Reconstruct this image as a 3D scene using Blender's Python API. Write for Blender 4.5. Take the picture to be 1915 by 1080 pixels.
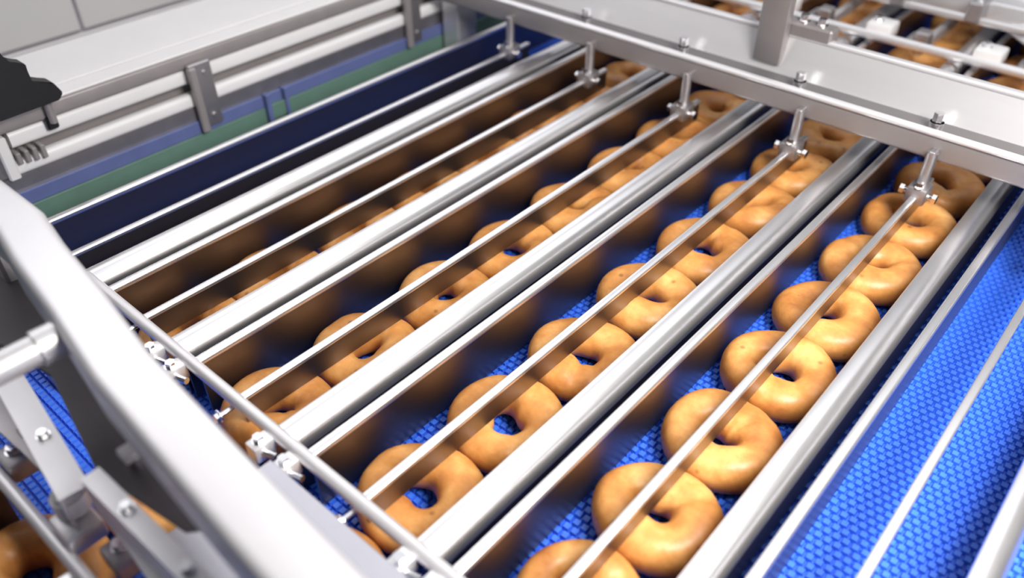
import bpy, bmesh, math, random
from mathutils import Vector, Matrix

# ------------------------------------------------------------------ camera, light, exposure
for o in list(bpy.data.objects):
    bpy.data.objects.remove(o, do_unlink=True)
sc = bpy.context.scene
COL = sc.collection
FPX = 1530.0                       # focal length in pixels of the 1915 x 1080 frame
PITCH, YAW, ROLL = math.radians(38.84), math.radians(41.23), math.radians(-0.25)
CAM = Vector((0.0, 0.0, 0.602))
_F = Vector((-math.sin(YAW) * math.cos(PITCH), math.cos(YAW) * math.cos(PITCH), -math.sin(PITCH)))
_R0 = Vector((math.cos(YAW), math.sin(YAW), 0))
_U0 = _R0.cross(_F)
_R = _R0 * math.cos(ROLL) + _U0 * math.sin(ROLL)
_U = _U0 * math.cos(ROLL) - _R0 * math.sin(ROLL)
cd = bpy.data.cameras.new('camera')
cam = bpy.data.objects.new('camera', cd)
COL.objects.link(cam)
cam.matrix_world = Matrix(((_R.x, _U.x, -_F.x, CAM.x), (_R.y, _U.y, -_F.y, CAM.y), (_R.z, _U.z, -_F.z, CAM.z), (0, 0, 0, 1)))
cd.sensor_width = 36.0
cd.lens = FPX / 1915.0 * 36.0
cd.clip_start = 0.02
cd.dof.use_dof = True
cd.dof.focus_distance = 0.86
cd.dof.aperture_fstop = 2.6
sc.camera = cam

world = bpy.data.worlds.new('hall_light')
sc.world = world
world.use_nodes = True
bgn = world.node_tree.nodes['Background']
bgn.inputs[0].default_value = (0.90, 0.91, 1.0, 1)
bgn.inputs[1].default_value = 0.05

def area(name, loc, target, sx, sy, power, col):
    l = bpy.data.lights.new(name, 'AREA')
    l.shape = 'RECTANGLE'; l.size = sx; l.size_y = sy; l.energy = power; l.color = col
    o = bpy.data.objects.new(name, l); COL.objects.link(o)
    o.location = loc
    o.rotation_euler = (Vector(target) - Vector(loc)).to_track_quat('-Z', 'Y').to_euler()
    return o
key = area('inspection_lamp', (0.36, 0.46, 0.86), (-0.10, 0.60, 0), 0.45, 0.60, 13, (1.0, 0.965, 0.93))
key.data.spread = math.radians(120)
area('ceiling_lamp_row', (-0.5, 1.9, 2.3), (-0.5, 1.85, 0), 2.4, 2.6, 21, (0.95, 0.96, 1.0))
area('added_wall_light', (-1.24, 0.9, 1.05), (-1.60, 0.9, 1.03), 2.6, 0.5, 13, (0.97, 0.97, 1.0))  # added light without a known lamp, brightens the wall mirrored in rail tops

sc.view_settings.view_transform = 'Standard'
sc.view_settings.look = 'None'
sc.view_settings.gamma = 1.0
sc.view_settings.use_curve_mapping = False
sc.view_settings.exposure = 0.24

# ------------------------------------------------------------------ helpers
def ray(px, py):
    return _R * ((px - 957.5) / FPX) - _U * ((py - 540.0) / FPX) + _F
def at_z(px, py, z):
    r = ray(px, py); return CAM + r * ((z - CAM.z) / r.z)
def at_x(px, py, x):
    r = ray(px, py); return CAM + r * ((x - CAM.x) / r.x)
def at_y(px, py, y):
    r = ray(px, py); return CAM + r * ((y - CAM.y) / r.y)

def material(name, color, rough=0.4, metal=0.0, var=0.0, vscale=20.0, bump=0.0, bscale=200.0, stretch=None, coat=0.0):
    m = bpy.data.materials.new(name); m.use_nodes = True
    nt = m.node_tree; b = nt.nodes['Principled BSDF']
    b.inputs['Base Color'].default_value = (*color, 1)
    b.inputs['Roughness'].default_value = rough
    b.inputs['Metallic'].default_value = metal
    b.inputs['Coat Weight'].default_value = coat
    tc = nt.nodes.new('ShaderNodeTexCoord')
    mp = nt.nodes.new('ShaderNodeMapping')
    nt.links.new(tc.outputs['Object'], mp.inputs[0])
    if stretch: mp.inputs['Scale'].default_value = stretch
    if var > 0:
        n = nt.nodes.new('ShaderNodeTexNoise'); n.inputs['Scale'].default_value = vscale; n.inputs['Detail'].default_value = 4
        nt.links.new(mp.outputs[0], n.inputs['Vector'])
        r = nt.nodes.new('ShaderNodeValToRGB')
        r.color_ramp.elements[0].position = 0.3; r.color_ramp.elements[1].position = 0.7
        r.color_ramp.elements[0].color = (*[c * (1 - var) for c in color], 1)
        r.color_ramp.elements[1].color = (*[min(1, c * (1 + var)) for c in color], 1)
        nt.links.new(n.outputs['Fac'], r.inputs[0]); nt.links.new(r.outputs[0], b.inputs['Base Color'])
    if bump > 0:
        n2 = nt.nodes.new('ShaderNodeTexNoise'); n2.inputs['Scale'].default_value = bscale; n2.inputs['Detail'].default_value = 3
        nt.links.new(mp.outputs[0], n2.inputs['Vector'])
        bp = nt.nodes.new('ShaderNodeBump'); bp.inputs['Strength'].default_value = bump; bp.inputs['Distance'].default_value = 0.002
        nt.links.new(n2.outputs['Fac'], bp.inputs['Height']); nt.links.new(bp.outputs[0], b.inputs['Normal'])
    return m

M = {}
M['steel'] = material('brushed_steel', (0.80, 0.79, 0.80), 0.26, 1.0, 0.04, 30, 0.03, 500, (1, 0.06, 1))
M['sheet'] = material('dark_reflecting_sheet', (0.25, 0.215, 0.195), 0.36, 1.0, 0.05, 30, 0.02, 500, (1, 0.06, 1))
M['rail'] = material('bright_rail_steel', (0.92, 0.91, 0.92), 0.29, 0.93, 0.03, 30)
M['beam_white'] = material('satin_pale_beam', (0.80, 0.79, 0.81), 0.34, 0.5, 0.02, 12)
M['beam_grey'] = material('warm_grey_beam_steel', (0.36, 0.335, 0.335), 0.45, 0.6, 0.04, 20)
M['steel_soft'] = material('satin_steel', (0.82, 0.81, 0.82), 0.42, 0.7, 0.05, 25, 0.03, 400, (0.08, 1, 1))
M['steel_dull'] = material('dull_steel', (0.50, 0.48, 0.49), 0.5, 1.0, 0.08, 30)
M['steel_grey'] = material('grey_painted_steel', (0.36, 0.33, 0.33), 0.45, 0.3, 0.06, 30)
M['steel_bolt'] = material('polished_bolt_steel', (0.86, 0.86, 0.88), 0.2, 1.0)
M['white'] = material('white_plastic', (0.86, 0.85, 0.85), 0.35, 0.0, 0.02, 12)
M['white_tube'] = material('white_coated_tube', (0.90, 0.89, 0.90), 0.3, 0.0, 0.02, 12)
M['wall'] = material('white_wall_panel', (0.80, 0.79, 0.79), 0.5, 0.0, 0.02, 5)
M['joint'] = material('lavender_joint_sealant', (0.50, 0.47, 0.56), 0.7)
M['green'] = material('green_wear_plastic', (0.13, 0.235, 0.19), 0.45, 0.0, 0.06, 30)
M['slate'] = material('slate_blue_reflection_and_clip', (0.13, 0.165, 0.36), 0.4, 0.0, 0.06, 30)  # on the strip, the belt mirrored in steel is put into this colour
M['black'] = material('black_plastic', (0.006, 0.006, 0.008), 0.5)
M['belt'] = material('blue_belt_plastic', (0.045, 0.17, 0.80), 0.38, 0.0, 0.10, 140, 0.05, 300)
M['bed'] = material('dark_bed_plastic', (0.02, 0.03, 0.08), 0.6)
M['floor'] = material('grey_floor_resin', (0.30, 0.30, 0.31), 0.5, 0.0, 0.06, 4)
M['plate_pale'] = material('pale_lavender_steel', (0.56, 0.56, 0.62), 0.38, 0.7, 0.03, 15)
M['groove'] = material('groove_grey_steel', (0.15, 0.14, 0.145), 0.5, 0.3, 0.05, 20)
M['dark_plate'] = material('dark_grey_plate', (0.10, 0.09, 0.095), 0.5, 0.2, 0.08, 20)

def bagel_material():
    m = bpy.data.materials.new('baked_bagel_crust'); m.use_nodes = True
    nt = m.node_tree; b = nt.nodes['Principled BSDF']; N = nt.nodes.new; L = nt.links.new
    tc = N('ShaderNodeTexCoord'); oi = N('ShaderNodeObjectInfo')
    off = N('ShaderNodeVectorMath'); off.operation = 'ADD'
    sca = N('ShaderNodeVectorMath'); sca.operation = 'SCALE'; sca.inputs[0].default_value = (7.3, 3.1, 5.7)
    L(oi.outputs['Random'], sca.inputs['Scale'])
    L(tc.outputs['Object'], off.inputs[0]); L(sca.outputs[0], off.inputs[1])
    n1 = N('ShaderNodeTexNoise'); n1.inputs['Scale'].default_value = 26; n1.inputs['Detail'].default_value = 5; n1.inputs['Roughness'].default_value = 0.6
    L(off.outputs[0], n1.inputs['Vector'])
    r1 = N('ShaderNodeValToRGB'); e = r1.color_ramp.elements
    e[0].position = 0.28; e[0].color = (0.40, 0.145, 0.036, 1)
    e[1].position = 0.72; e[1].color = (0.80, 0.44, 0.155, 1)
    k = e.new(0.5); k.color = (0.60, 0.265, 0.070, 1)
    L(n1.outputs['Fac'], r1.inputs[0])
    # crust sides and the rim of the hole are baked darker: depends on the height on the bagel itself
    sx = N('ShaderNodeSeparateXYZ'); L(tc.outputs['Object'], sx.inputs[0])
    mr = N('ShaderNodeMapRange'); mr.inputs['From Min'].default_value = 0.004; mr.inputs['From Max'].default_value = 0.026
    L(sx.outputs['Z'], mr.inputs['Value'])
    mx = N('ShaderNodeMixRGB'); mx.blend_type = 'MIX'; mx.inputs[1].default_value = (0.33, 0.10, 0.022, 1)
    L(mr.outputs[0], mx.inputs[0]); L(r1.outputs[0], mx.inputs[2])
    # small dark blisters
    v = N('ShaderNodeTexVoronoi'); v.inputs['Scale'].default_value = 34
    L(off.outputs[0], v.inputs['Vector'])
    r2 = N('ShaderNodeValToRGB'); r2.color_ramp.elements[0].position = 0.05; r2.color_ramp.elements[1].position = 0.12
    r2.color_ramp.elements[0].color = (0.36, 0.30, 0.25, 1); r2.color_ramp.elements[1].color = (1, 1, 1, 1)
    L(v.outputs['Distance'], r2.inputs[0])
    mu = N('ShaderNodeMixRGB'); mu.blend_type = 'MULTIPLY'; mu.inputs[0].default_value = 0.75
    L(mx.outputs[0], mu.inputs[1]); L(r2.outputs[0], mu.inputs[2])
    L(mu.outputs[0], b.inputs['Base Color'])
    b.inputs['Roughness'].default_value = 0.42
    n2 = N('ShaderNodeTexNoise'); n2.inputs['Scale'].default_value = 110; n2.inputs['Detail'].default_value = 4
    L(off.outputs[0], n2.inputs['Vector'])
    bp = N('ShaderNodeBump'); bp.inputs['Strength'].default_value = 0.25; bp.inputs['Distance'].default_value = 0.002
    L(n2.outputs['Fac'], bp.inputs['Height']); L(bp.outputs[0], b.inputs['Normal'])
    return m
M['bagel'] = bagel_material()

def tag(o, label=None, cat=None, group=None, kind=None):
    if label: o['label'] = label
    if cat: o['category'] = cat
    if group: o['group'] = group
    if kind: o['kind'] = kind
    return o

def thing(name, loc, label, cat, group=None):
    o = bpy.data.objects.new(name, None); COL.objects.link(o)
    o.location = loc; o.empty_display_size = 0.02
    return tag(o, label, cat, group)

def finish(bm, smooth_angle=35):
    bmesh.ops.recalc_face_normals(bm, faces=bm.faces)
    for f in bm.faces: f.smooth = True
    a = math.radians(smooth_angle)
    for e in bm.edges:
        if len(e.link_faces) == 2 and e.calc_face_angle(0) > a: e.smooth = False
    return bm

def link(name, bm, mat, parent=None, label=None, origin=None):
    """bm in world space; a child is stored relative to its thing"""
    finish(bm)
    off = Vector((0, 0, 0))
    p = parent
    while p is not None:
        off += p.location; p = p.parent
    if parent is None and origin is not None: off = Vector(origin)
    bmesh.ops.translate(bm, verts=bm.verts, vec=-off)
    me = bpy.data.meshes.new(name); bm.to_mesh(me); bm.free()
    me.materials.append(M[mat])
    o = bpy.data.objects.new(name, me); COL.objects.link(o)
    if parent: o.parent = parent
    elif origin is not None: o.location = off
    if label: o['label'] = label
    return o

def nb(): return bmesh.new()

def box(bm, x0, x1, y0, y1, z0, z1, bev=0.0, seg=2):
    r = bmesh.ops.create_cube(bm, size=1.0)
    vs = r['verts']
    for v in vs:
        v.co = Vector(((x0 + x1) / 2 + v.co.x * (x1 - x0), (y0 + y1) / 2 + v.co.y * (y1 - y0), (z0 + z1) / 2 + v.co.z * (z1 - z0)))
    if bev > 0:
        es = list({e for v in vs for e in v.link_edges})
        bmesh.ops.bevel(bm, geom=es, offset=bev, segments=seg, profile=0.5, affect='EDGES')
    return bm

def tube(bm, a, b, r, seg=16, r2=None, caps=True):
    a = Vector(a); b = Vector(b); d = b - a
    q = d.to_track_quat('Z', 'Y').to_matrix().to_4x4()
    mt = Matrix.Translation((a + b) / 2) @ q
    bmesh.ops.create_cone(bm, cap_ends=caps, segments=seg, radius1=r, radius2=r if r2 is None else r2, depth=d.length, matrix=mt)
    return bm

def prism(bm, pts, axis, a, b):
    """closed profile pts (u, v) extruded along axis from a to b; axis 'y': (x, z), 'x': (y, z), 'z': (x, y)"""
    def co(p, t):
        if axis == 'y': return (p[0], t, p[1])
        if axis == 'x': return (t, p[0], p[1])
        return (p[0], p[1], t)
    v0 = [bm.verts.new(co(p, a)) for p in pts]; v1 = [bm.verts.new(co(p, b)) for p in pts]
    n = len(pts)
    for i in range(n):
        bm.faces.new((v0[i], v0[(i + 1) % n], v1[(i + 1) % n], v1[i]))
    bm.faces.new(v0); bm.faces.new(list(reversed(v1)))
    return bm

def rounded(x0, x1, z0, z1, r, n=5, corners=(1, 1, 1, 1)):
    """rounded rectangle profile; corners: bottom-left, bottom-right, top-right, top-left"""
    pts = []
    cs = [((x0 + r, z0 + r), 180), ((x1 - r, z0 + r), 270), ((x1 - r, z1 - r), 0), ((x0 + r, z1 - r), 90)]
    raw = [(x0, z0), (x1, z0), (x1, z1), (x0, z1)]
    for i, (c, a0) in enumerate(cs):
        if not corners[i]: pts.append(raw[i]); continue
        for k in range(n + 1):
            a = math.radians(a0 + 90.0 * k / n)
            pts.append((c[0] + r * math.cos(a), c[1] + r * math.sin(a)))
    return pts

def hexbolt(bm, c, r, h, axis=(0, 0, 1)):
    c = Vector(c); ax = Vector(axis).normalized()
    tube(bm, c, c + ax * h, r, 6)
    tube(bm, c - ax * h * 0.25, c, r * 1.35, 14)
    return bm

ORD = ['first', 'second', 'third', 'fourth', 'fifth', 'sixth']
# ------------------------------------------------------------------ setting: floor and white panelled wall
bm = nb(); box(bm, -1.62, 1.6, -1.4, 4.2, -0.95, -0.90)
tag(link('floor', bm, 'floor'), 'grey resin floor far below the conveyor', kind='structure')
bm = nb(); box(bm, -1.62, -1.52, -1.4, 4.2, -0.90, 2.2)
wl = tag(link('wall_left', bm, 'joint'), 'white panelled wall behind the conveyor side frame', kind='structure')
for (z0, z1) in ((-0.90, -0.024), (-0.018, 0.046), (0.052, 2.2)):
    for i, (y0, y1) in enumerate(((-1.4, -0.64), (-0.634, 0.566), (0.572, 1.772), (1.778, 2.978), (2.984, 4.2))):
        if z1 < 0.05 and z0 > -0.1:
            if i not in (0, 2): continue
            y0, y1 = (-1.4, 0.9) if i == 0 else (0.906, 4.2)
        bm = nb(); box(bm, -1.521, -1.508 if z0 > -0.1 else -1.50, y0, y1, z0, z1, 0.002, 1)
        link('panel', bm, 'wall', wl)

# ------------------------------------------------------------------ conveyor bed and belt
ZW = -0.010                         # level of the belt surface
XB0, XB1 = -0.965, 0.26
PITCHY = 0.0085; NROW = 290; YB0 = -0.16
YB1 = YB0 + NROW * PITCHY
bed = thing('belt_support_table', (-0.35, 1.0, -0.9), 'steel conveyor bed on legs carrying the blue belt', 'support table')
bm = nb(); box(bm, XB0 - 0.01, XB1 + 0.01, YB0, YB1, ZW - 0.032, ZW - 0.0085); link('bed_plate', bm, 'bed', bed)
for x in (XB0 + 0.03, XB1 - 0.03):
    for y in (YB0 + 0.1, YB1 - 0.1):
        bm = nb(); box(bm, x - 0.025, x + 0.025, y - 0.025, y + 0.025, -0.9, ZW - 0.032, 0.003, 1); link('leg', bm, 'steel_soft', bed)
belt = thing('conveyor_belt', (0, 0, 0), 'bright blue modular plastic belt running under the steel lanes', 'conveyor belt')
def belt_row(shift):
    bm = nb()
    box(bm, XB0, XB1, -0.0041, 0.0041, -0.0080, -0.0042)
    n = int((XB1 - XB0) / 0.0085)
    for i in range(n):
        x = XB0 + 0.0006 + (i + shift) * 0.0085
        if x + 0.0066 > XB1: continue
        y0, y1, z0, z1 = -0.0037, 0.0037, -0.0043, 0.0
        v = [bm.verts.new(p) for p in ((x, y0, z0), (x + 0.0068, y0, z0), (x + 0.0068, y1, z0), (x, y1, z0),
                                       (x + 0.0007, y0 + 0.0008, z1), (x + 0.0061, y0 + 0.0008, z1), (x + 0.0061, y1 - 0.0008, z1), (x + 0.0007, y1 - 0.0008, z1))]
        for f in ((4, 5, 6, 7), (0, 1, 5, 4), (1, 2, 6, 5), (2, 3, 7, 6), (3, 0, 4, 7)): bm.faces.new([v[k] for k in f])
    me = bpy.data.meshes.new('belt_row'); bmesh.ops.recalc_face_normals(bm, faces=bm.faces)
    bm.to_mesh(me); bm.free(); me.materials.append(M['belt']); return me
rows = [belt_row(0.0), belt_row(0.5)]
for i in range(NROW):
    o = bpy.data.objects.new('belt_row', rows[i % 2]); COL.objects.link(o)
    o.parent = belt; o.location = (0, YB0 + (i + 0.5) * PITCHY, 0)
belt.location.z = ZW

# ------------------------------------------------------------------ lane guides
ZT = 0.062
SX = [-0.942, -0.765, -0.599, -0.426, -0.255, -0.087]       # plate with a narrow bright top bead
CX = [-0.856, -0.695, -0.526, -0.357, -0.189, -0.027]       # bar hanging over the middle of a lane
RX = [-0.817, -0.647, -0.473, -0.298, -0.130, 0.030]        # left edge of the broad rounded rail
Y0, Y1, YF = 0.226, 1.385, 2.28
LANE = ['empty lane by the green strip', 'bagel lane nearest the green strip', 'second bagel lane from the green strip',
        'third bagel lane from the green strip', 'fourth bagel lane from the green strip', 'wide empty lane past the last bagels']

def guide_plate(x, y0, y1, label, group):
    t = thing('guide_plate', (x, y0, ZW + 0.003), label, 'lane guide', group)
    bm = nb(); box(bm, x - 0.0005, x + 0.003, y0, y1, ZW + 0.003, ZT - 0.006); link('sheet', bm, 'sheet', t)
    bm = nb(); prism(bm, rounded(x - 0.0055, x + 0.0045, ZT - 0.0075, ZT, 0.0026, 4), 'y', y0, y1); link('top_bead', bm, 'rail', t)
    return t
def guide_rail(x, y0, y1, label, group):
    t = thing('guide_rail', (x, y0, ZW + 0.003), label, 'lane guide', group)
    pts = [(x, ZT - 0.006), (x + 0.006, ZT - 0.010), (x + 0.008, ZT - 0.022), (x + 0.0230, ZT - 0.022)]
    for k in range(13):
        a = math.radians(90.0 * k / 12); pts.append((x + 0.0080 + 0.0155 * math.cos(a), ZT - 0.0155 + 0.0155 * math.sin(a)))
    pts += [(x + 0.002, ZT), (x + 0.0006, ZT - 0.0006), (x, ZT - 0.002)]
    bm = nb(); prism(bm, pts, 'y', y0, y1); link('rounded_top', bm, 'rail', t)
    bm = nb(); box(bm, x + 0.0082, x + 0.0110, y0, y1, ZW + 0.003, ZT - 0.021); link('inner_sheet', bm, 'sheet', t)
    bm = nb(); box(bm, x + 0.0195, x + 0.0225, y0, y1, ZW + 0.003, ZT - 0.021); link('outer_sheet', bm, 'sheet', t)
    return t
def centre_bar(x, y0, y1, label, group):
    t = thing('centre_bar', (x, y0, 0.0275), label, 'lane guide', group)
    bm = nb(); box(bm, x - 0.0015, x + 0.0022, y0, y1, 0.0300, ZT - 0.004); link('blade', bm, 'sheet', t)
    bm = nb(); prism(bm, rounded(x - 0.0044, x + 0.0040, ZT - 0.0050, ZT, 0.0014, 3), 'y', y0, y1); link('top_bead', bm, 'rail', t)
    bm = nb(); tube(bm, (x, y0 - 0.022, ZT - 0.006), (x, y0 + 0.002, ZT - 0.006), 0.0025, 10)
    hexbolt(bm, (x, y0 - 0.024, ZT - 0.006), 0.0048, 0.004, (0, -1, 0)); link('end_bolt', bm, 'steel_bolt', t)
    return t
for i in range(6):
    guide_plate(SX[i], Y0, Y1, f'narrow-topped steel guide plate starting the {LANE[i]}', 'lane guide plates')
    guide_rail(RX[i], Y0, Y1, f'broad rounded steel rail closing the {LANE[i]}', 'lane guide rails')
    centre_bar(CX[i], Y0, 1.02, f'slim steel bar over the middle of the {LANE[i]}', 'lane centre bars')
    # the lanes of the next section, past the far cross beam
    guide_plate(SX[i], Y1 + 0.012, YF, f'guide plate beyond the stepped beam on the {LANE[i]}', 'guide plates past the far beam')
    guide_rail(RX[i], Y1 + 0.012, YF, f'rounded rail beyond the stepped beam on the {LANE[i]}', 'guide rails past the far beam')
for i in (1, 2, 3):
    guide_rail(RX[i - 1] if i == 1 else RX[i - 1], -0.14, 0.040, f'short rounded rail at the thin rod on the {LANE[i - 1]}', 'guide rails before the near beam')
    guide_plate(SX[i], -0.14, 0.040, f'short guide plate at the thin rod on the {LANE[i]}', 'guide plates before the near beam')

# ------------------------------------------------------------------ bagels
def bagel_mesh(seed):
    rnd = random.Random(seed)
    NU, NV = 44, 22
    RO, RH, HT = 0.0555, 0.0128 + rnd.uniform(-0.002, 0.003), 0.0375 + rnd.uniform(-0.002, 0.002)
    ph = [(rnd.uniform(0, 6.28), rnd.uniform(0.3, 1)) for _ in range(8)]
    hx, hy = rnd.uniform(-0.003, 0.003), rnd.uniform(-0.003, 0.003)
    cre = [(rnd.uniform(0, 6.28), rnd.uniform(0.12, 0.25), rnd.uniform(0.0015, 0.004)) for _ in range(2)]
    bm = nb(); grid = []
    for i in range(NU):
        u = 2 * math.pi * i / NU
        ro = RO * (1 + 0.018 * math.sin(2 * u + ph[0][0]) + 0.012 * math.sin(3 * u + ph[1][0]) + 0.006 * math.sin(5 * u + ph[2][0]))
        rh = RH * (1 + 0.22 * math.sin(2 * u + ph[3][0]) + 0.12 * math.sin(3 * u + ph[4][0]))
        h = HT * (1 + 0.04 * math.sin(u + ph[5][0]) + 0.03 * math.sin(2 * u + ph[6][0]) + 0.015 * math.sin(4 * u + ph[7][0]))
        rc, rt = (ro + rh) / 2, (ro - rh) / 2
        ring = []
        for j in range(NV):
            w = 2 * math.pi * j / NV
            c, s = math.cos(w), math.sin(w)
            c2 = math.copysign(abs(c) ** 0.86, c)
            zz = math.copysign(abs(s) ** 0.82, s)
            z = h * (0.42 + 0.58 * zz) if zz > 0 else h * 0.42 * (1 + zz)
            r = rc + rt * c2
            if zz > 0:
                for (a, wd, dp) in cre:
                    d = (u - a + math.pi) % (2 * math.pi) - math.pi
                    z -= dp * math.exp(-(d / wd) ** 2) * zz
                    
            k = 1 - (r - rh) / (ro - rh)
            ring.append(bm.verts.new((r * math.cos(u) + hx * k, r * math.sin(u) + hy * k, z)))
        grid.append(ring)
    for i in range(NU):
        for j in range(NV):
            bm.faces.new((grid[i][j], grid[(i + 1) % NU][j], grid[(i + 1) % NU][(j + 1) % NV], grid[i][(j + 1) % NV]))
    bmesh.ops.recalc_face_normals(bm, faces=bm.faces)
    for f in bm.faces: f.smooth = True
    me = bpy.data.meshes.new('bagel'); bm.to_mesh(me); bm.free(); me.materials.append(M['bagel'])
    return me
BM = [bagel_mesh(100 + k) for k in range(14)]
rb = random.Random(5)
NTH = ['first', 'second', 'third', 'fourth', 'fifth', 'sixth', 'seventh', 'eighth', 'ninth', 'tenth', 'eleventh', 'twelfth']
lanes = {
    1: (-0.6990, [.272, .388, .514, .633, .751, .870, .990]),
    2: (-0.5300, [.024, .143, .262, .374, .493, .609, .730, .853, .974]),
    3: (-0.3540, [.055, .168, .282, .396, .517, .639, .763, .887, 1.004]),
    4: (-0.1870, [.186, .293, .401, .512, .627, .741, .863, .983, 1.098]),
}
for li, (xc, ys) in lanes.items():
    while ys[-1] < 2.05: ys.append(ys[-1] + rb.uniform(.114, .122))
    cnt = {}
    for k, y in enumerate(ys):
        g = min([abs(y - q) for q in ys if q != y])
        sy = min(1.06, g / 2 / 0.0565) * rb.uniform(0.985, 1.0)
        sx = min(1.06 if li == 1 else 1.075, sy * 1.09)
        o = bpy.data.objects.new('bagel', BM[(k * 5 + li * 3) % 14]); COL.objects.link(o)
        o.location = (xc + rb.uniform(-0.0015, 0.0005), y, ZW); o.rotation_euler = (0, 0, rb.choice((0, math.pi)) + rb.uniform(-0.25, 0.25)); o.scale = (sx, sy, 1.0)
        if y < 0.215: zone, ref, grp = 'a', 'toward the thin rod', 'bagels under and before the smooth beam'
        elif y > 1.03: zone, ref, grp = 'c', 'beyond the stepped beam', 'bagels beyond the stepped beam'
        else: zone, ref, grp = 'b', 'from the thick cross rod', 'bagels between the rod and the stepped beam'
        cnt[zone] = cnt.get(zone, 0) + 1
        tag(o, f"{NTH[cnt[zone] - 1]} bagel {ref}, {LANE[li]}", 'bagel', grp)

# ------------------------------------------------------------------ rod across the lane ends and its clamps
YR = 0.221
rod = thing('cross_rod', (-0.3, YR, ZT), 'thick round steel cross rod along the ends of the long lane guides', 'rod')
bm = nb(); tube(bm, (-0.80, YR, ZT + 0.0015), (0.12, YR, ZT + 0.0015), 0.0062, 20); link('shaft', bm, 'steel_soft', rod)
def rod_clamp(x, lab):
    t = thing('rod_clamp', (x, YR - 0.02, ZT - 0.012), lab, 'clamp', 'clamps on the near rod')
    bm = nb(); box(bm, x - 0.008, x + 0.008, YR - 0.026, YR - 0.0045, ZT - 0.014, ZT + 0.004, 0.0025, 2); bl = link('block', bm, 'steel_soft', t)
    bm = nb(); hexbolt(bm, (x, YR - 0.016, ZT + 0.0045), 0.0048, 0.005); link('bolt', bm, 'steel_bolt', bl)
    bm = nb(); tube(bm, (x + 0.007, YR - 0.018, ZT - 0.004), (x + 0.020, YR - 0.014, ZT - 0.004), 0.0035, 12); link('pin', bm, 'steel_bolt', t)
for i in (1, 2, 3):
    rod_clamp(RX[i] + 0.006, f'steel rod clamp at rounded rail, {LANE[i]}')
    rod_clamp(SX[i + 1] - 0.006, f'steel rod clamp at guide plate, {LANE[i + 1]}')

# ------------------------------------------------------------------ near beam with plate, rod and brackets
ZB = 0.22
k = (CAM.z - ZB) / 0.482
path = [(-0.97, 0.198), (-0.87, 0.199), (-0.80, 0.187), (-0.69, 0.174), (-0.58, 0.158), (-0.47, 0.150), (-0.36, 0.142), (-0.25, 0.136), (-0.10, 0.129), (0.10, 0.121)]
path = [Vector((x * k, y * k, 0)) for x, y in path]
beam = thing('cross_beam', (-0.3, 0.11, ZB - 0.045), 'wide smooth steel beam crossing above the lane ends by the thick rod', 'beam')
bm = nb(); rings = []
prof = rounded(-0.0205, 0.0205, ZB - 0.045, ZB, 0.008, 6)
for i, p in enumerate(path):
    d = (path[min(i + 1, len(path) - 1)] - path[max(i - 1, 0)]).normalized(); nrm = Vector((-d.y, d.x, 0))
    rings.append([bm.verts.new((p.x + nrm.x * u, p.y + nrm.y * u, z)) for u, z in prof])
for a, b in zip(rings, rings[1:]):
    n = len(a)
    for j in range(n): bm.faces.new((a[j], a[(j + 1) % n], b[(j + 1) % n], b[j]))
bm.faces.new(rings[0]); bm.faces.new(list(reversed(rings[-1])))
link('box_section', bm, 'beam_white', beam)
ex, ey = path[0].x, path[0].y
bm = nb(); box(bm, ex - 0.005, ex + 0.03, ey - 0.018, ey + 0.016, -0.035, ZB - 0.044, 0.003, 1); link('post', bm, 'steel_soft', beam)

pl = thing('drip_plate', (-0.3, 0.17, 0.075), 'flat pale steel plate under the smooth beam beside the thick cross rod', 'plate')
bm = nb(); box(bm, -0.432, 0.10, 0.10, 0.1945, 0.076, 0.079, 0.001, 1); link('sheet', bm, 'plate_pale', pl)
bm = nb(); box(bm, -0.432, 0.10, 0.1925, 0.1945, 0.064, 0.078); link('folded_lip', bm, 'plate_pale', pl)

yr = thing('tie_rod', (-0.545, 0.05, 0.19), 'round steel tie rod joining the side of the smooth wide beam', 'rod')
bm = nb(); tube(bm, (-0.548, -0.16, 0.199), (-0.543, 0.122, 0.199), 0.0115, 20); link('shaft', bm, 'steel_soft', yr)
bm = nb(); tube(bm, (-0.5435, 0.100, 0.199), (-0.543, 0.116, 0.199), 0.0140, 20); link('collar', bm, 'steel_soft', yr)

def poly_plate(name, pix, z, th, mat, label, cat, bev=0.0):
    pts = [at_z(px, py, z) for px, py in pix]
    bm = nb(); prism(bm, [(p.x, p.y) for p in pts], 'z', z - th, z)
    o = link(name, bm, mat, origin=(sum(p.x for p in pts) / len(pts), sum(p.y for p in pts) / len(pts), z - th))
    return tag(o, label, cat)
# upstream clamp set in front of the near beam
def angle_iron(name, p0, p1, z, w, h, label):
    a, b = at_z(*p0, z), at_z(*p1, z); d = (b - a).normalized(); n = Vector((-d.y, d.x, 0))
    if n.y > 0: n = -n
    t = thing(name, a, label, 'bracket')
    for nm, prf in (('top_flange', ((0, z - 0.003), (w, z - 0.003), (w, z), (0, z))), ('web', ((w - 0.003, z - h), (w, z - h), (w, z - 0.003), (w - 0.003, z - 0.003)))):
        bm = nb()
        r0 = [bm.verts.new((a.x + n.x * u, a.y + n.y * u, v)) for u, v in prf]
        r1 = [bm.verts.new((b.x + n.x * u, b.y + n.y * u, v)) for u, v in prf]
        for j in range(4): bm.faces.new((r0[j], r0[(j + 1) % 4], r1[(j + 1) % 4], r1[j]))
        bm.faces.new(r0); bm.faces.new(list(reversed(r1)))
        fl = link(nm, bm, 'steel_soft', t)
        if nm == 'top_flange': flange = fl
    for f in (0.3, 0.75):
        c = a.lerp(b, f) + n * (w * 0.45); bm = nb(); hexbolt(bm, (c.x, c.y, z + 0.001), 0.004, 0.004); link('bolt', bm, 'steel_bolt', flange)
    return t
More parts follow.
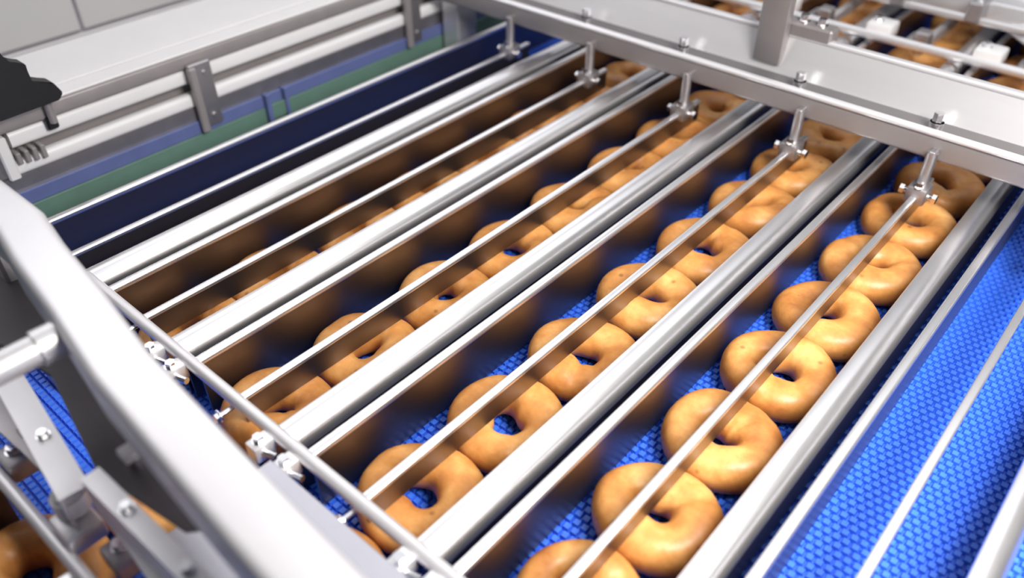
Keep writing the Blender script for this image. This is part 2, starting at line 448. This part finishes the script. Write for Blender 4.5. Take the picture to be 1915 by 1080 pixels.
angle_iron('angle_bracket', (185, 872), (440, 1120), 0.15, 0.014, 0.035, 'bright steel angle bracket below the smooth beam by the white-capped clamp')
angle_iron('angle_bracket', (-40, 560), (168, 905), 0.12, 0.022, 0.03, 'long pale steel angle running from the tie rod to the white-capped clamp')
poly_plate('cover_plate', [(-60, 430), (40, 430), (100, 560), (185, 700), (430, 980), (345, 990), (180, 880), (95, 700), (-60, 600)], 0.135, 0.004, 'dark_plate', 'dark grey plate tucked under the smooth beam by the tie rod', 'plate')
poly_plate('gusset_plate', [(-70, 610), (20, 660), (80, 790), (150, 905), (112, 915), (40, 842), (-70, 745)], 0.098, 0.004, 'steel_dull', 'lavender grey gusset plate beneath the long pale angle', 'plate')
poly_plate('gusset_plate', [(186, 885), (300, 985), (430, 1120), (300, 1120), (235, 1020), (178, 950)], 0.112, 0.004, 'steel_soft', 'pale gusset plate beneath the bright angle bracket', 'plate')
r2 = thing('cross_rod', (-0.5, 0.044, 0.1), 'thin bright rod across the short rails under the white-capped clamp', 'rod')
bm = nb(); tube(bm, (-0.66, 0.0425, 0.07), (-0.30, 0.0470, 0.07), 0.0054, 16); link('shaft', bm, 'beam_white', r2)
kp = at_z(132, 938, 0.095)
kn = thing('capped_rod_clamp', (kp.x, kp.y, 0.07), 'rod clamp with a round white cap beside the thin rod', 'clamp')
bm = nb(); tube(bm, (kp.x, kp.y, 0.085), (kp.x, kp.y, 0.107), 0.0125, 20); bmesh.ops.bevel(bm, geom=[e for e in bm.edges if abs(e.verts[0].co.z - e.verts[1].co.z) < 1e-6], offset=0.003, segments=2, affect='EDGES')
link('cap', bm, 'white', kn)
bm = nb(); box(bm, kp.x - 0.008, kp.x + 0.024, kp.y - 0.018, kp.y + 0.010, 0.066, 0.086, 0.003, 2); link('body', bm, 'steel_soft', kn)
for (px, py, z, lab) in ((240, 838, 0.155, 'white square bolt head against the smooth beam by the angle bracket'), (50, 800, 0.10, 'pale square bolt head over the dark gap by the long angle')):
    p = at_z(px, py, z); t = thing('fixing_bolt', (p.x, p.y, z - 0.02), lab, 'bolt')
    bm = nb(); box(bm, p.x - 0.007, p.x + 0.007, p.y - 0.007, p.y + 0.007, z - 0.008, z, 0.002, 2); link('head', bm, 'white', t)
    bm = nb(); tube(bm, (p.x, p.y, z - 0.04), (p.x, p.y, z - 0.007), 0.004, 12); link('shank', bm, 'steel_bolt', t)
for (px, py, lab) in ((25, 850, 'steel clamp block on the thin rod under the long angle'), (225, 1030, 'steel clamp block on the thin rod beside the bright angle bracket')):
    p = at_z(px, py, 0.08); t = thing('rod_clamp', (p.x, p.y, 0.06), lab, 'clamp')
    bm = nb(); box(bm, p.x - 0.016, p.x + 0.012, p.y - 0.010, p.y + 0.012, 0.06, 0.080, 0.003, 2); link('block', bm, 'steel_dull', t)
    bm = nb(); hexbolt(bm, (p.x - 0.004, p.y + 0.002, 0.081), 0.005, 0.005); link('bolt', bm, 'steel_bolt', t)

# ------------------------------------------------------------------ far cross beam
XF0, XF1 = -1.05, 0.34
fb = thing('cross_beam', (-0.4, 1.0, 0.09), 'stepped grey steel beam carrying the bar hangers over the lanes', 'beam')
bm = nb(); prism(bm, rounded(0.982, 0.996, 0.103, 0.134, 0.005, 4), 'x', XF0, XF1); link('front_bar', bm, 'beam_grey', fb)
bm = nb(); prism(bm, rounded(0.980, 0.992, 0.1325, 0.1385, 0.0028, 3), 'x', XF0, XF1); link('ridge_highlight_strip', bm, 'beam_white', fb)  # pale strip puts the highlight of the bar's top edge into colour
bm = nb(); box(bm, XF0, XF1, 0.993, 1.045, 0.120, 0.126); ledge = link('ledge', bm, 'groove', fb)
bm = nb(); prism(bm, [(1.040, 0.126), (1.075, 0.126), (1.075, 0.171), (1.070, 0.1735), (1.064, 0.1735), (1.059, 0.171)], 'x', XF0, XF1); link('sloped_face', bm, 'steel_soft', fb)
bm = nb(); prism(bm, rounded(1.058, 1.072, 0.1715, 0.1775, 0.0028, 3), 'x', XF0, XF1); link('top_edge', bm, 'beam_white', fb)
for x in (XF0 + 0.02, XF1 - 0.02):
    bm = nb(); box(bm, x - 0.02, x + 0.02, 1.01, 1.06, -0.035, 0.121, 0.003, 1); link('post', bm, 'steel_soft', fb)
for px, py in ((1100, 32), (1283, 85), (1500, 150), (1750, 232)):
    p = at_z(px, py, 0.134)
    bm = nb(); tube(bm, (p.x, 1.016, 0.125), (p.x, 1.016, 0.136), 0.0085, 16); hexbolt(bm, (p.x, 1.016, 0.136), 0.0065, 0.012); link('bolt', bm, 'steel_bolt', ledge)
# hangers holding the centre bars
for i in range(6):
    x = CX[i] + 0.001
    t = thing('bar_hanger', (x, 0.985, ZT), f'steel hanger clamp on the slim bar of the {LANE[i]}', 'clamp', 'hangers under the far beam')
    bm = nb(); tube(bm, (x, 0.974, ZT + 0.006), (x, 0.974, 0.118), 0.0065, 14); link('stem', bm, 'steel_dull', t)
    bm = nb(); box(bm, x - 0.0035, x + 0.0035, 0.968, 0.990, 0.108, 0.120, 0.001, 1); link('arm', bm, 'steel_dull', t)
    bm = nb(); box(bm, x - 0.012, x + 0.012, 0.958, 0.986, ZT - 0.010, ZT + 0.012, 0.003, 2); bl = link('block', bm, 'steel_dull', t)
    for s in (-1, 1):
        bm = nb(); tube(bm, (x + s * 0.009, 0.972, ZT - 0.001), (x + s * 0.019, 0.972, ZT - 0.001), 0.0042, 12); tube(bm, (x + s * 0.017, 0.972, ZT - 0.001), (x + s * 0.022, 0.972, ZT - 0.001), 0.0062, 6)
        link('clamp_screw', bm, 'steel_bolt', bl)
    bm = nb(); hexbolt(bm, (x, 0.963, ZT + 0.013), 0.0045, 0.006); link('bolt', bm, 'steel_bolt', bl)

# post and arm standing on the far beam
px0 = at_y(1440, 100, 1.05)
po = thing('bracket_post', (px0.x, 1.05, 0.15), 'dull grey bracket post rising from the stepped beam', 'bracket')
bm = nb(); box(bm, px0.x - 0.020, px0.x + 0.020, 1.038, 1.056, 0.136, 0.32, 0.003, 2); link('post', bm, 'beam_grey', po)
bm = nb(); box(bm, px0.x - 0.022, px0.x + 0.075, 1.058, 1.085, 0.172, 0.192, 0.003, 1); link('foot', bm, 'beam_grey', po)
for dx in (0.03, 0.055):
    bm = nb(); hexbolt(bm, (px0.x + dx, 1.07, 0.194), 0.006, 0.008); link('bolt', bm, 'steel_bolt', po)
bm = nb(); box(bm, px0.x - 0.05, px0.x + 0.10, 1.060, 1.075, 0.250, 0.268, 0.003, 1); link('arm', bm, 'white', po)

# rod and clamps of the section past the far beam
YR2 = 1.392
r3 = thing('cross_rod', (-0.4, YR2, 0.07), 'bright steel rod with pale clamp blocks beyond the stepped beam', 'rod')
bm = nb(); tube(bm, (-0.97, YR2, 0.075), (0.30, YR2, 0.075), 0.0075, 18); link('shaft', bm, 'steel_soft', r3)
for i in range(1, 6):
    x = SX[i] + 0.012
    t = thing('rod_clamp', (x, YR2 + 0.02, 0.07), f'pale clamp block beyond the stepped beam, {LANE[i]}', 'clamp', 'clamps on the far rod')
    bm = nb(); box(bm, x - 0.021, x + 0.021, YR2 + 0.0, YR2 + 0.042, 0.070, 0.094, 0.004, 2); bl = link('block', bm, 'white', t)
    bm = nb(); hexbolt(bm, (x - 0.008, YR2 + 0.02, 0.095), 0.006, 0.006); link('bolt', bm, 'steel_bolt', bl)
    bm = nb(); tube(bm, (x + 0.045, YR2 + 0.012, 0.07), (x + 0.045, YR2 + 0.06, 0.07), 0.006, 12); link('pin', bm, 'steel_dull', t)
    c = CX[i] + 0.004
    t = thing('rail_stop', (c, YR2 + 0.05, 0.045), f'bar with block beyond the stepped beam, {LANE[i]}', 'clamp', 'bar blocks past the far rod')
    bm = nb(); box(bm, c - 0.006, c + 0.006, YR2 + 0.04, YF, 0.045, 0.064, 0.002, 1); link('bar', bm, 'steel_soft', t)
    bm = nb(); box(bm, c - 0.012, c + 0.012, YR2 + 0.035, YR2 + 0.06, 0.05, 0.085, 0.003, 1); link('block', bm, 'steel_dull', t)
# second far beam with posts and a slanting cover
b2 = thing('cross_beam', (-0.4, 1.56, 0.07), 'grey steel beam with bolted blocks beyond the stepped beam', 'beam')
bm = nb(); prism(bm, rounded(1.545, 1.60, 0.085, 0.118, 0.006, 4), 'x', -1.05, 0.34); link('box_section', bm, 'steel_soft', b2)
bm = nb(); prism(bm, rounded(1.510, 1.522, 0.088, 0.100, 0.004, 3), 'x', -1.05, 0.34); link('front_bar', bm, 'steel_soft', b2)
for x in (-1.03, 0.32):
    bm = nb(); box(bm, x - 0.015, x + 0.015, 1.55, 1.59, -0.035, 0.09); link('post', bm, 'steel_soft', b2)
for j in range(9):
    x = -0.93 + 0.125 * j
    bm = nb(); box(bm, x - 0.012, x + 0.012, 1.505, 1.56, 0.09, 0.124, 0.003, 1); bl = link('block', bm, 'steel_dull', b2)
    bm = nb(); hexbolt(bm, (x, 1.525, 0.125), 0.006, 0.007); link('bolt', bm, 'steel_bolt', bl)
hs = thing('machine_hood', (-0.1, 1.5, 0.1), 'large slanting pale grey sheet hood behind the stepped beam', 'hood')
bm = nb()
pa, pb = at_y(1770, -40, 1.66), at_y(1960, 110, 1.48)
d = Vector((pb.x - pa.x, pb.y - pa.y, 0)).normalized()
v = [bm.verts.new(p) for p in (pa, pb, (pb.x + 0.25, pb.y + 0.25, 0.42), (pa.x + 0.25, pa.y + 0.25, 0.42))]
f = bm.faces.new(v); ret = bmesh.ops.extrude_face_region(bm, geom=[f]); 
bmesh.ops.translate(bm, verts=[g for g in ret['geom'] if isinstance(g, bmesh.types.BMVert)], vec=(0.006, 0.006, -0.006))
link('sheet', bm, 'steel_soft', hs)
bm = nb(); tube(bm, pa, pb, 0.006, 10); link('edge_bead', bm, 'steel_soft', hs)

# ------------------------------------------------------------------ side frame on the left
XS = -1.06
sf = thing('side_frame', (XS - 0.03, 0.9, -0.9), 'long steel conveyor side frame with white tubes along the empty lane', 'side frame')
YS0, YS1 = 0.262, 2.5
bm = nb(); box(bm, XS - 0.006, XS, YS0 - 0.5, YS1, -0.06, 0.066); link('side_plate', bm, 'steel_dull', sf)
bm = nb(); box(bm, XS, XS + 0.006, YS0 - 0.5, YS1, -0.055, 0.0262, 0.001, 1); link('wear_and_reflection_strip', bm, 'green', sf, 'green plastic wear strip')
bm = nb(); box(bm, XS, XS + 0.005, YS0 - 0.5, YS1, 0.0264, 0.046, 0.001, 1); link('wear_and_reflection_strip', bm, 'slate', sf, 'slate blue strip coloured as the belt reflection in the side plate')  # strip added for the blue belt reflection in the steel side plate
bm = nb(); prism(bm, rounded(XS - 0.016, XS + 0.002, 0.066, 0.086, 0.006, 4), 'y', YS0, YS1); link('lower_tube', bm, 'white_tube', sf)
bm = nb(); prism(bm, rounded(XS - 0.022, XS - 0.004, 0.099, 0.121, 0.006, 4), 'y', YS0 + 0.01, YS1); link('upper_tube', bm, 'white_tube', sf)
bm = nb(); box(bm, XS - 0.034, XS - 0.026, YS0, YS1, 0.06, 0.125); link('back_plate', bm, 'steel_grey', sf)
bm = nb(); prism(bm, rounded(XS - 0.050, XS, 0.123, 0.143, 0.003, 3), 'y', YS0 - 0.3, YS1); link('top_rail', bm, 'steel_grey', sf)
bm = nb(); box(bm, XS - 0.033, XS - 0.002, YS0 - 0.3, YS1, 0.1431, 0.1465, 0.001, 1); link('top_flange', bm, 'white', sf)
bm = nb(); box(bm, XS - 0.165, XS - 0.038, YS0 - 0.3, YS1, 0.1431, 0.1465, 0.001, 1); link('shelf_board', bm, 'white', sf)
bm = nb(); box(bm, XS - 0.170, XS - 0.030, YS0 - 0.3, YS1, 0.1385, 0.1431); link('shelf_underlay', bm, 'joint', sf)
for y in (0.1, 2.3):
    bm = nb(); box(bm, XS - 0.05, XS - 0.007, y, y + 0.05, -0.9, 0.0); link('leg', bm, 'steel_soft', sf)
def frame_bracket(y, lab):
    t = thing('frame_bracket', (XS, y, 0.03), lab, 'bracket', 'brackets on the side frame')
    bm = nb(); box(bm, XS + 0.003, XS + 0.010, y - 0.020, y + 0.016, 0.034, 0.131, 0.002, 1); bpl = link('plate', bm, 'steel_dull', t)
    bm = nb(); box(bm, XS + 0.008, XS + 0.016, y - 0.022, y - 0.010, 0.030, 0.128, 0.002, 1); link('rib', bm, 'steel_grey', t)
    for z in (0.05, 0.115):
        bm = nb(); hexbolt(bm, (XS + 0.010, y + 0.004, z), 0.004, 0.003, (1, 0, 0)); link('bolt', bm, 'steel_dull', bpl)
frame_bracket(0.535, 'grey upright bracket joining the white tubes of the side frame')
p = at_x(525, 197, XS + 0.02)
t = thing('strip_clip', (p.x, p.y, 0.02), 'small teal grey clip on the green strip of the side frame', 'clip')
bm = nb(); box(bm, XS + 0.004, XS + 0.016, p.y - 0.020, p.y - 0.012, 0.004, 0.050, 0.001, 1); link('side_tab', bm, 'slate', t)
bm = nb(); box(bm, XS + 0.004, XS + 0.016, p.y + 0.014, p.y + 0.020, 0.004, 0.050, 0.001, 1); link('side_tab', bm, 'slate', t)
bm = nb(); box(bm, XS + 0.005, XS + 0.012, p.y - 0.014, p.y + 0.016, 0.006, 0.030, 0.001, 1); link('face', bm, 'green', t)
frame_bracket(0.945, 'grey upright bracket on the side frame next to the stepped beam')
p = at_x(30, 295, XS)
t = thing('tube_end_clamp', (XS, p.y, 0.066), 'small ridged grey clamp closing the ends of the white tubes', 'clamp')
bm = nb(); box(bm, XS - 0.02, XS + 0.006, YS0 - 0.010, YS0 + 0.004, 0.064, 0.122, 0.002, 1); link('plate', bm, 'white', t)
for j in range(4):
    bm = nb(); box(bm, XS - 0.010, XS + 0.009, YS0 + 0.006 + j * 0.010, YS0 + 0.012 + j * 0.010, 0.083 - j * 0.001, 0.098, 0.001, 1); link('ridge', bm, 'steel_grey', t)
# black lever on the side frame
lev = thing('clamp_lever', (XS, 0.3, 0.146), 'black plastic clamp lever sitting on the side frame rail', 'lever')
pts = [at_x(*q, XS + 0.012) for q in ((-60, 100), (-10, 92), (8, 112), (40, 115), (50, 148), (92, 150), (110, 168), (104, 182), (0, 219), (-60, 240))]
bm = nb(); prism(bm, [(q.y, q.z) for q in pts], 'x', XS + 0.001, XS + 0.024)
bmesh.ops.bevel(bm, geom=list(bm.edges), offset=0.0012, segments=2, affect='EDGES')
link('handle', bm, 'black', lev)
bm = nb(); tube(bm, (XS + 0.008, 0.325, 0.120), (XS + 0.008, 0.325, 0.160), 0.005, 12); link('screw', bm, 'steel_grey', lev)
p = at_x(97, 228, XS)
bm = nb(); box(bm, XS - 0.002, XS + 0.006, p.y - 0.008, p.y + 0.006, p.z - 0.008, p.z + 0.008, 0.002, 1); link('pin', bm, 'black', lev)
